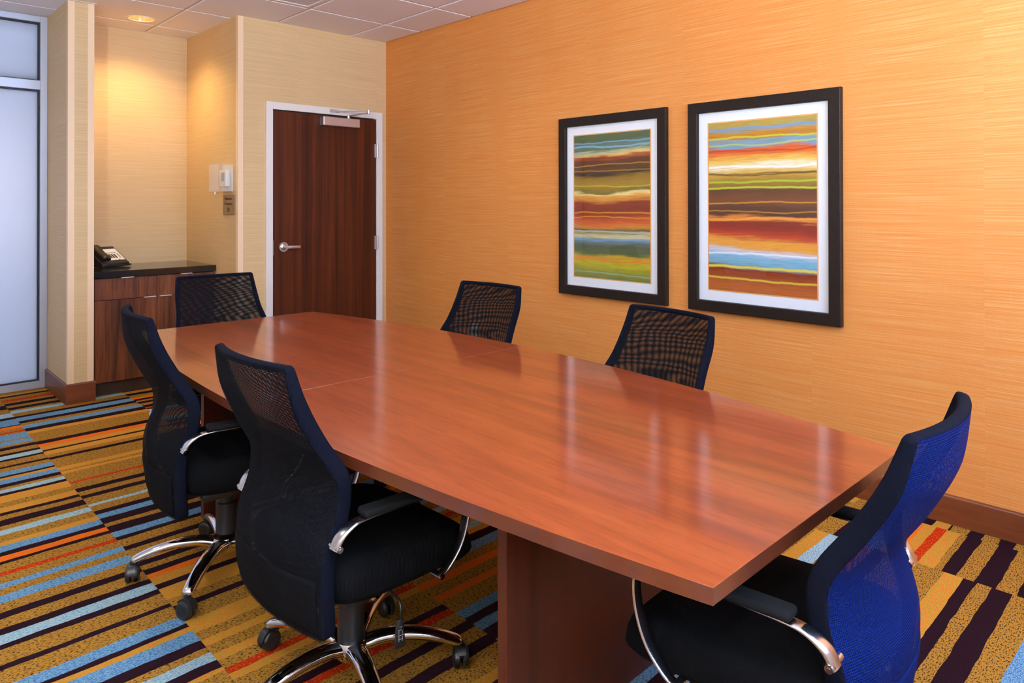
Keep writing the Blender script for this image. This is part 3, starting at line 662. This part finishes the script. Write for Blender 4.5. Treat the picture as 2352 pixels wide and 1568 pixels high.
# ------------------------------------------------------------------ chairs
ZT, ZB = .9294, .2836
KW = [.189, .199, .206, .224, .221, .217, .219, .213]
KY = [-.295, -.269, -.221, -.168, -.167, -.197, -.197, -.188]
def S(u, tt):
    sag = .030 + .020 * math.sin(PI * min(1, tt * 1.1))
    return Vector((crom(KW, tt) * u, crom(KY, tt) - sag * (1 - u * u), ZT - .010 + (ZB - ZT + .018) * tt))
def SN(u, tt):
    e = 1e-3; a = S(min(1, u + e), tt) - S(max(-1, u - e), tt); b = S(u, min(1, tt + e)) - S(u, max(0, tt - e))
    return -a.cross(b).normalized()          # points forward, to the sitter
if SN(0, .5).y < 0:
    _sn = SN; SN = lambda u, tt: -_sn(u, tt)
def rim_mesh():
    path, nor = [], []; ru, rtt, n = .025, .008, 3
    def corner(cu, ct, a0):
        for i in range(n + 1):
            a = a0 + (PI / 2) * i / n; path.append((cu + ru * math.cos(a), ct + rtt * math.sin(a)))
    corner(1 - ru, 1 - rtt, 0)                                 # bottom right
    for i in range(1, 14): path.append((1 - ru + (-2 + 2 * ru) * i / 14, 1.0))
    corner(-1 + ru, 1 - rtt, PI / 2)
    for i in range(1, 34): path.append((-1.0, 1 - rtt + (2 * rtt - 1) * i / 34))
    corner(-1 + ru, rtt, PI)
    for i in range(1, 14): path.append((-1 + ru + (2 - 2 * ru) * i / 14, 0.0))
    corner(1 - ru, rtt, 1.5 * PI)
    for i in range(1, 34): path.append((1.0, rtt + (1 - 2 * rtt) * i / 34))
    P = [S(max(-1, min(1, u)), max(0, min(1, q))) for u, q in path]; N = [SN(0, max(.005, min(.995, q))) for u, q in path]
    m = len(P)
    def fr(i):
        T = (P[(i + 1) % m] - P[i - 1]).normalized(); Bv = T.cross(N[i]).normalized(); return Bv, N[i]
    def se(i):
        dpt = .0125 + .0065 * min(1, path[i][1] / .14)
        return [(.0090 * math.copysign(abs(math.cos(a)) ** .7, math.cos(a)), dpt * math.copysign(abs(math.sin(a)) ** .7, math.sin(a))) for a in [2 * PI * k / 14 for k in range(14)]]
    bm = NB(); sweep(bm, P, se, fr, True); return mesh(bm, 'back_frame', MT['rimfab'], True)
def net_mesh(name, off, mat, t0=.008, t1=.992, nu=18, nt=44, du=.975):
    bm = NB(); uvl = bm.loops.layers.uv.new('cloth'); g = []; uvm = {}
    sacc = 0; prev = None
    for j in range(nt + 1):
        tt = t0 + (t1 - t0) * j / nt; c = S(0, tt)
        if prev is not None: sacc += (c - prev).length
        prev = c; row = []
        for i in range(nu + 1):
            u = -du + 2 * du * i / nu; o_ = (math.copysign(.0132 + .0065 * min(1, tt / .14), off) if abs(off) > .017 else off * (.62 + .38 * min(1, tt / .14)))
            p = S(u, tt) + Vector((0, 0, (.006 if j == 0 else -.006 if j == nt else 0) if off < -.017 else 0)) + SN(0, max(.01, min(.99, tt))) * o_
            v = bm.verts.new(p); row.append(v); uvm[v] = (p.x, sacc)
        g.append(row)
    for j in range(nt):
        for i in range(nu):
            f = bm.faces.new((g[j][i], g[j][i + 1], g[j + 1][i + 1], g[j + 1][i]))
            for l in f.loops: l[uvl].uv = uvm[l.vert]
    return mesh(bm, name, mat, True)
def seat_mesh():
    n = 48; bm = NB()
    def outline(ins):
        pts = []
        for i in range(n):
            a = 2 * PI * i / n; c, s = math.cos(a), math.sin(a); ex = .36
            x = math.copysign(abs(c) ** ex, c); y = math.copysign(abs(s) ** ex, s)
            wx = .244 - ins - .008 * max(0, y) ** 2; cy, hy = .042, .244 - ins
            pts.append((x * wx, cy + y * hy))
        return pts
    layers = [(.05, .335), (.018, .340), (.003, .360), (0, .390), (.004, .418), (.012, .432), (.03, .440), (.08, .441), (.14, .437), (.20, .435)]
    rings = []
    for ins, z in layers:
        r = []
        for x, y in outline(ins):
            dz = -.052 * max(0, (y - .10) / .17) ** 2 if y > .10 else (.020 * min(1, (-y - .02) / .18) if y < -.02 else 0)
            if z < .37: dz = dz * .55
            r.append(bm.verts.new((x, y, z + dz)))
        rings.append(r)
    for a, b in zip(rings, rings[1:]):
        for i in range(n): bm.faces.new((a[i], a[(i + 1) % n], b[(i + 1) % n], b[i]))
    bm.faces.new(rings[0]); bm.faces.new(rings[-1])
    return mesh(bm, 'seat', MT['seatfab'], True)
def arm_mesh(sx):
    X = .252
    pts = spl([(X, .100, .338), (X + .003, .128, .352), (X + .006, .168, .400), (X + .006, .193, .468), (X + .004, .196, .532), (X, .170, .560), (X, .11, .563), (X, .03, .562), (X, -.06, .562), (X, -.115, .562), (X - .002, -.155, .556), (X - .006, -.186, .536), (X - .010, -.200, .508)], 72)
    bm = NB(); m = len(pts)
    def fr(i):
        T = (pts[min(m - 1, i + 1)] - pts[max(0, i - 1)]).normalized(); A = Vector((1, 0, 0)); return A, T.cross(A).normalized()
    def se(i):
        s = i / (m - 1); wl = .015 + (.004 if s > .8 else 0) * min(1, (s - .8) / .12 if s > .8 else 0) - .004 * max(0, (.2 - s) / .2); th = .004 + .0035 * max(0, (s - .78) / .22)
        return [(wl * math.copysign(abs(math.cos(a)) ** .6, math.cos(a)), th * math.copysign(abs(math.sin(a)) ** .8, math.sin(a))) for a in [2 * PI * k / 14 for k in range(14)]]
    sweep(bm, pts, se, fr)
    # boss to the back frame and to the seat pan
    cyl(bm, (X + .006, -.196, .513), (.214, -.196, .513), .0085, n=16); cyl(bm, (X + .012, .104, .340), (.180, .104, .340), .0085, n=16)
    if sx < 0: bmesh.ops.scale(bm, vec=(-1, 1, 1), verts=bm.verts)
    return mesh(bm, 'arm_loop', MT['satin'], True, 50)
def pad_mesh():
    bm = NB(); box(bm, -.0255, .0255, -.132, .172, .5655, .5850, .0085, 3)
    for v in bm.verts:
        v.co.z -= .012 * max(0, (v.co.y - .09) / .08) ** 2
        v.co.x *= 1 - .12 * max(0, (-v.co.y - .02) / .11)
    return mesh(bm, 'arm_pad', MT['rubber'], True, 40)
def screw_mesh():
    bm = NB(); cyl(bm, (0, 0, 0), (.004, 0, 0), .008, .0075, 18); cyl(bm, (.004, 0, 0), (.0045, 0, 0), .0035, n=6); return mesh(bm, 'screw', MT['chrome'], True, 40)
def leg_mesh():
    pts = spl([(.030, 0, .098), (.090, 0, .112), (.160, 0, .112), (.230, 0, .099), (.285, 0, .080), (.303, 0, .068)], 22); m = len(pts); bm = NB()
    def fr(i):
        T = (pts[min(m - 1, i + 1)] - pts[max(0, i - 1)]).normalized(); A = Vector((0, 1, 0)); return A, A.cross(T).normalized()
    def se(i):
        s = i / (m - 1); a_ = .028 - .010 * s if s < .93 else .0187 - (s - .93) * .10; b_ = .018 - .005 * s if s < .93 else .0133 - (s - .93) * .09
        return [(a_ * math.cos(2 * PI * k / 16), b_ * math.copysign(abs(math.sin(2 * PI * k / 16)) ** .8, math.sin(2 * PI * k / 16))) for k in range(16)]
    sweep(bm, pts, se, fr); return mesh(bm, 'base_leg', MT['chrome'], True, 55)
def caster_mesh():
    bm = NB(); cyl(bm, (0, 0, .045), (0, 0, .072), .008, n=12)
    for k in range(11):
        pass
    prof = []
    pts = [Vector((.0, .030 * math.cos(a), .030 + .030 * math.sin(a))) for a in [PI * .02 + PI * .80 * i / 12 for i in range(13)]]
    def fr(i):
        T = (pts[min(12, i + 1)] - pts[max(0, i - 1)]).normalized(); A = Vector((1, 0, 0)); return A, T.cross(A).normalized()
    sweep(bm, pts, lambda i: [(-.012, -.003), (.012, -.003), (.012, .003), (-.012, .003)], fr)
    cyl(bm, (-.0225, 0, .029), (.0225, 0, .029), .006, n=10)
    return mesh(bm, 'caster', MT['blackp'], True, 40)
def wheel_mesh():
    bm = NB(); n = 24; rings = []
    for r, x in ((.010, .000), (.026, .000), (.029, .003), (.029, .011), (.0265, .0155), (.020, .0175), (.018, .0165), (.006, .0175)):
        rings.append([bm.verts.new((x, r * math.cos(2 * PI * i / n), r * math.sin(2 * PI * i / n))) for i in range(n)])
    for a, b in zip(rings, rings[1:]):
        for i in range(n): bm.faces.new((a[i], a[(i + 1) % n], b[(i + 1) % n], b[i]))
    bm.faces.new(rings[0]); bm.faces.new(rings[-1]); return mesh(bm, 'caster_wheel', MT['blackp'], True, 35)
def lower_mesh(black):
    """padded lower cover: a shallow shell on the rear of the back"""
    bm = NB(); g = []; nu, nt = 16, 10
    for sgn in (0, 1):
        lay = []
        for j in range(nt + 1):
            tt = .785 + .205 * j / nt; row = []
            for i in range(nu + 1):
                u = -.965 + 1.93 * i / nu; o = -.0200 - (.005 if sgn else 0) * min(1, 6 * j / nt) * min(1, (nt - j) / 2 + .1)
                row.append(bm.verts.new(S(u, tt) + SN(0, min(.99, tt)) * o))
            lay.append(row)
        g.append(lay)
    for lay in g:
        for j in range(nt):
            for i in range(nu): bm.faces.new((lay[j][i], lay[j][i + 1], lay[j + 1][i + 1], lay[j + 1][i]))
    a, b = g
    for i in range(nu):
        bm.faces.new((a[0][i], a[0][i + 1], b[0][i + 1], b[0][i])); bm.faces.new((a[nt][i], a[nt][i + 1], b[nt][i + 1], b[nt][i]))
    for j in range(nt):
        bm.faces.new((a[j][0], a[j + 1][0], b[j + 1][0], b[j][0])); bm.faces.new((a[j][nu], a[j + 1][nu], b[j + 1][nu], b[j][nu]))
    return mesh(bm, 'lower_back_cover', MT['seatfab'] if black else MT['daylitfab'], True)
def paddle_mesh():
    bm = NB(); box(bm, -.016, .016, -.005, .005, -.075, .0, .004, 2)
    for v in bm.verts:
        k = max(0, min(1, -v.co.z / .075)); v.co.x *= .55 + .45 * k
    return mesh(bm, 'lever_paddle', MT['blackp'], True, 40)
def mark_mesh():
    bm = NB()
    for a in ((-.008, .008, -.0415, -.0400), (-.006, -.0045, -.038, -.026), (-.006, .003, -.0275, -.026), (.004, .0055, -.038, -.030), (-.006, -.0045, -.056, -.044), (.004, .0055, -.056, -.044), (-.006, .0055, -.0508, -.0495), (-.003, .005, -.0205, -.0190)):
        box(bm, a[0], a[1], -.0056, -.0050, a[2], a[3])
    return mesh(bm, 'lever_marking', plain('marking_ink', srgb(190, 190, 190), .6))
CM = dict(rim=rim_mesh(), rear=net_mesh('rear_net', -.0197, MT['net_rear'], .0, 1., du=1.012), rear_daylit=net_mesh('rear_net', -.0197, MT['net_daylit'], .0, 1., du=1.012), front=net_mesh('front_net', .0150, MT['net_front']), seat=seat_mesh(), armR=arm_mesh(1), armL=arm_mesh(-1), pad=pad_mesh(), screw=screw_mesh(),
          leg=leg_mesh(), caster=caster_mesh(), wheel=wheel_mesh(), lower=lower_mesh(True), lower_daylit=lower_mesh(False), paddle=paddle_mesh(), mark=mark_mesh())
bm = NB(); box(bm, -.19, .19, -.13, .17, .318, .337, .006, 2); CM['pan'] = mesh(bm, 'seat_pan', MT['blackp'], True, 40)
bm = NB(); box(bm, -.075, .075, -.10, .10, .262, .320, .012, 2); box(bm, -.05, .05, -.225, -.09, .300, .322, .006, 2); CM['mech'] = mesh(bm, 'tilt_mechanism', MT['blackp'], True, 40)
bm = NB(); lathe(bm, [(.0, .118), (.037, .118), (.0365, .225), (.034, .227), (.029, .228), (.0285, .266), (.0, .266)], 28); CM['column'] = mesh(bm, 'gas_column', MT['blackp'], True, 35)
bm = NB(); lathe(bm, [(.0, .070), (.040, .070), (.050, .084), (.050, .108), (.044, .119), (.0, .119)], 30); CM['hub'] = mesh(bm, 'base_hub', MT['chrome'], True, 35)
bm = NB(); tube(bm, [(.06, .03, .290), (.15, .025, .290), (.195, .02, .285), (.205, .018, .268), (.205, .014, .240)], .004, 8); CM['rod'] = mesh(bm, 'height_lever', MT['blackp'], True)
def chair(x, y, rz, dz, lean, base, label, net='rear'):
    t = thing('office_chair', label, 'chair', (x, y, 0), rz, group='mesh back chairs around the conference table')
    U = (0, 0, dz)
    b = link('back_frame', CM['rim'], t, (0, .6 * lean, dz), (lean, 0, 0)); link('rear_net', CM[net], b); link('front_net', CM['front'], b); link('lower_back_cover', CM['lower_daylit' if net == 'rear_daylit' else 'lower'], b)
    link('seat', CM['seat'], t, U); link('seat_pan', CM['pan'], t, U); link('tilt_mechanism', CM['mech'], t, U)
    for k, s in (('armR', 1), ('armL', -1)):
        a = link('arm_loop', CM[k], t, U); link('arm_pad', CM['pad'], a, (s * .252, 0, 0))
        for yy, zz, xx in ((-.196, .513, .261), (.104, .340, .264)): link('screw', CM['screw'], a, (s * xx, yy, zz), (0, 0, 0 if s > 0 else PI))
    link('gas_column', CM['column'], t, U if dz < 0 else (0, 0, dz)); link('base_hub', CM['hub'], t)
    r = link('height_lever', CM['rod'], t, U); pd = link('lever_paddle', CM['paddle'], r, (.205, .014, .245), (0, 0, PI / 2 * .9)); link('lever_marking', CM['mark'], r, (.205, .014, .245), (0, 0, PI / 2 * .9))
    for k in range(5):
        a = base + k * 2 * PI / 5
        link('base_leg', CM['leg'], t, (0, 0, 0), (0, 0, a))
        yaw = a + random.uniform(-.9, .9)
        c = link('caster', CM['caster'], t, (.303 * math.cos(a), .303 * math.sin(a), 0), (0, 0, yaw))
        link('caster_wheel', CM['wheel'], c, (.004, 0, .029)); link('caster_wheel', CM['wheel'], c, (-.004, 0, .029), (0, 0, PI))
R = math.radians
chair(1.014, 2.533, -1.680, .016, -.023, 5.616, 'black mesh chair on the glazing side, nearer the cabinet')
chair(1.024, 1.702, -1.546, .001, -.034, 4.721, 'large black mesh chair in front, back turned, lever showing')
chair(1.480, .696, .040, -.001, .028, R(20), 'mesh chair at the near table end, blue daylight painted into its back', 'rear_daylit')
chair(1.945, 1.510, 1.445, -.015, .003, R(10), 'mesh chair by the orange wall, below the gap between the pictures')
chair(2.022, 2.533, 1.652, -.012, 0, R(40), 'mesh chair by the orange wall, farther from the camera')
chair(1.448, 3.520, 3.064, .016, .051, R(70), 'mesh chair at the far table end in front of the cabinet')

# ------------------------------------------------------------------ uplights added behind the camera, standing in for flash bounced off the ceiling
def fill_uplight(x, y, energy, label):
    t = thing('added_uplight', label, 'added fill lamp', (x, y, 0))
    bm = NB(); lathe(bm, [(.0, 0), (.15, 0), (.15, .012), (.03, .025), (.0, .026)], 32); obj('added_lamp_base', bm, MT['steel'], t, True, 40)
    bm = NB(); cyl(bm, (0, 0, .02), (0, 0, 1.705), .012, n=16); obj('added_lamp_pole', bm, MT['steel'], t, True, 40)
    bm = NB(); lathe(bm, [(.012, 1.70), (.08, 1.72), (.16, 1.78), (.17, 1.785), (.155, 1.782), (.075, 1.728), (.0, 1.715)], 32); obj('added_bowl_shade', bm, MT['steel'], t, True, 40)
    l = bpy.data.lights.new('uplight', 'POINT'); l.energy = energy; l.color = (.82, .92, 1.0); l.shadow_soft_size = .05  # light of the added fill uplights
    o = bpy.data.objects.new('uplight', l); COL.objects.link(o); o.parent = t; o.location = (0, 0, 1.79)
fill_uplight(-.95, -.50, 640, 'added steel uplight behind the camera, filling the room')
fill_uplight(.30, -.65, 230, 'second added steel uplight for fill, nearer the windows')
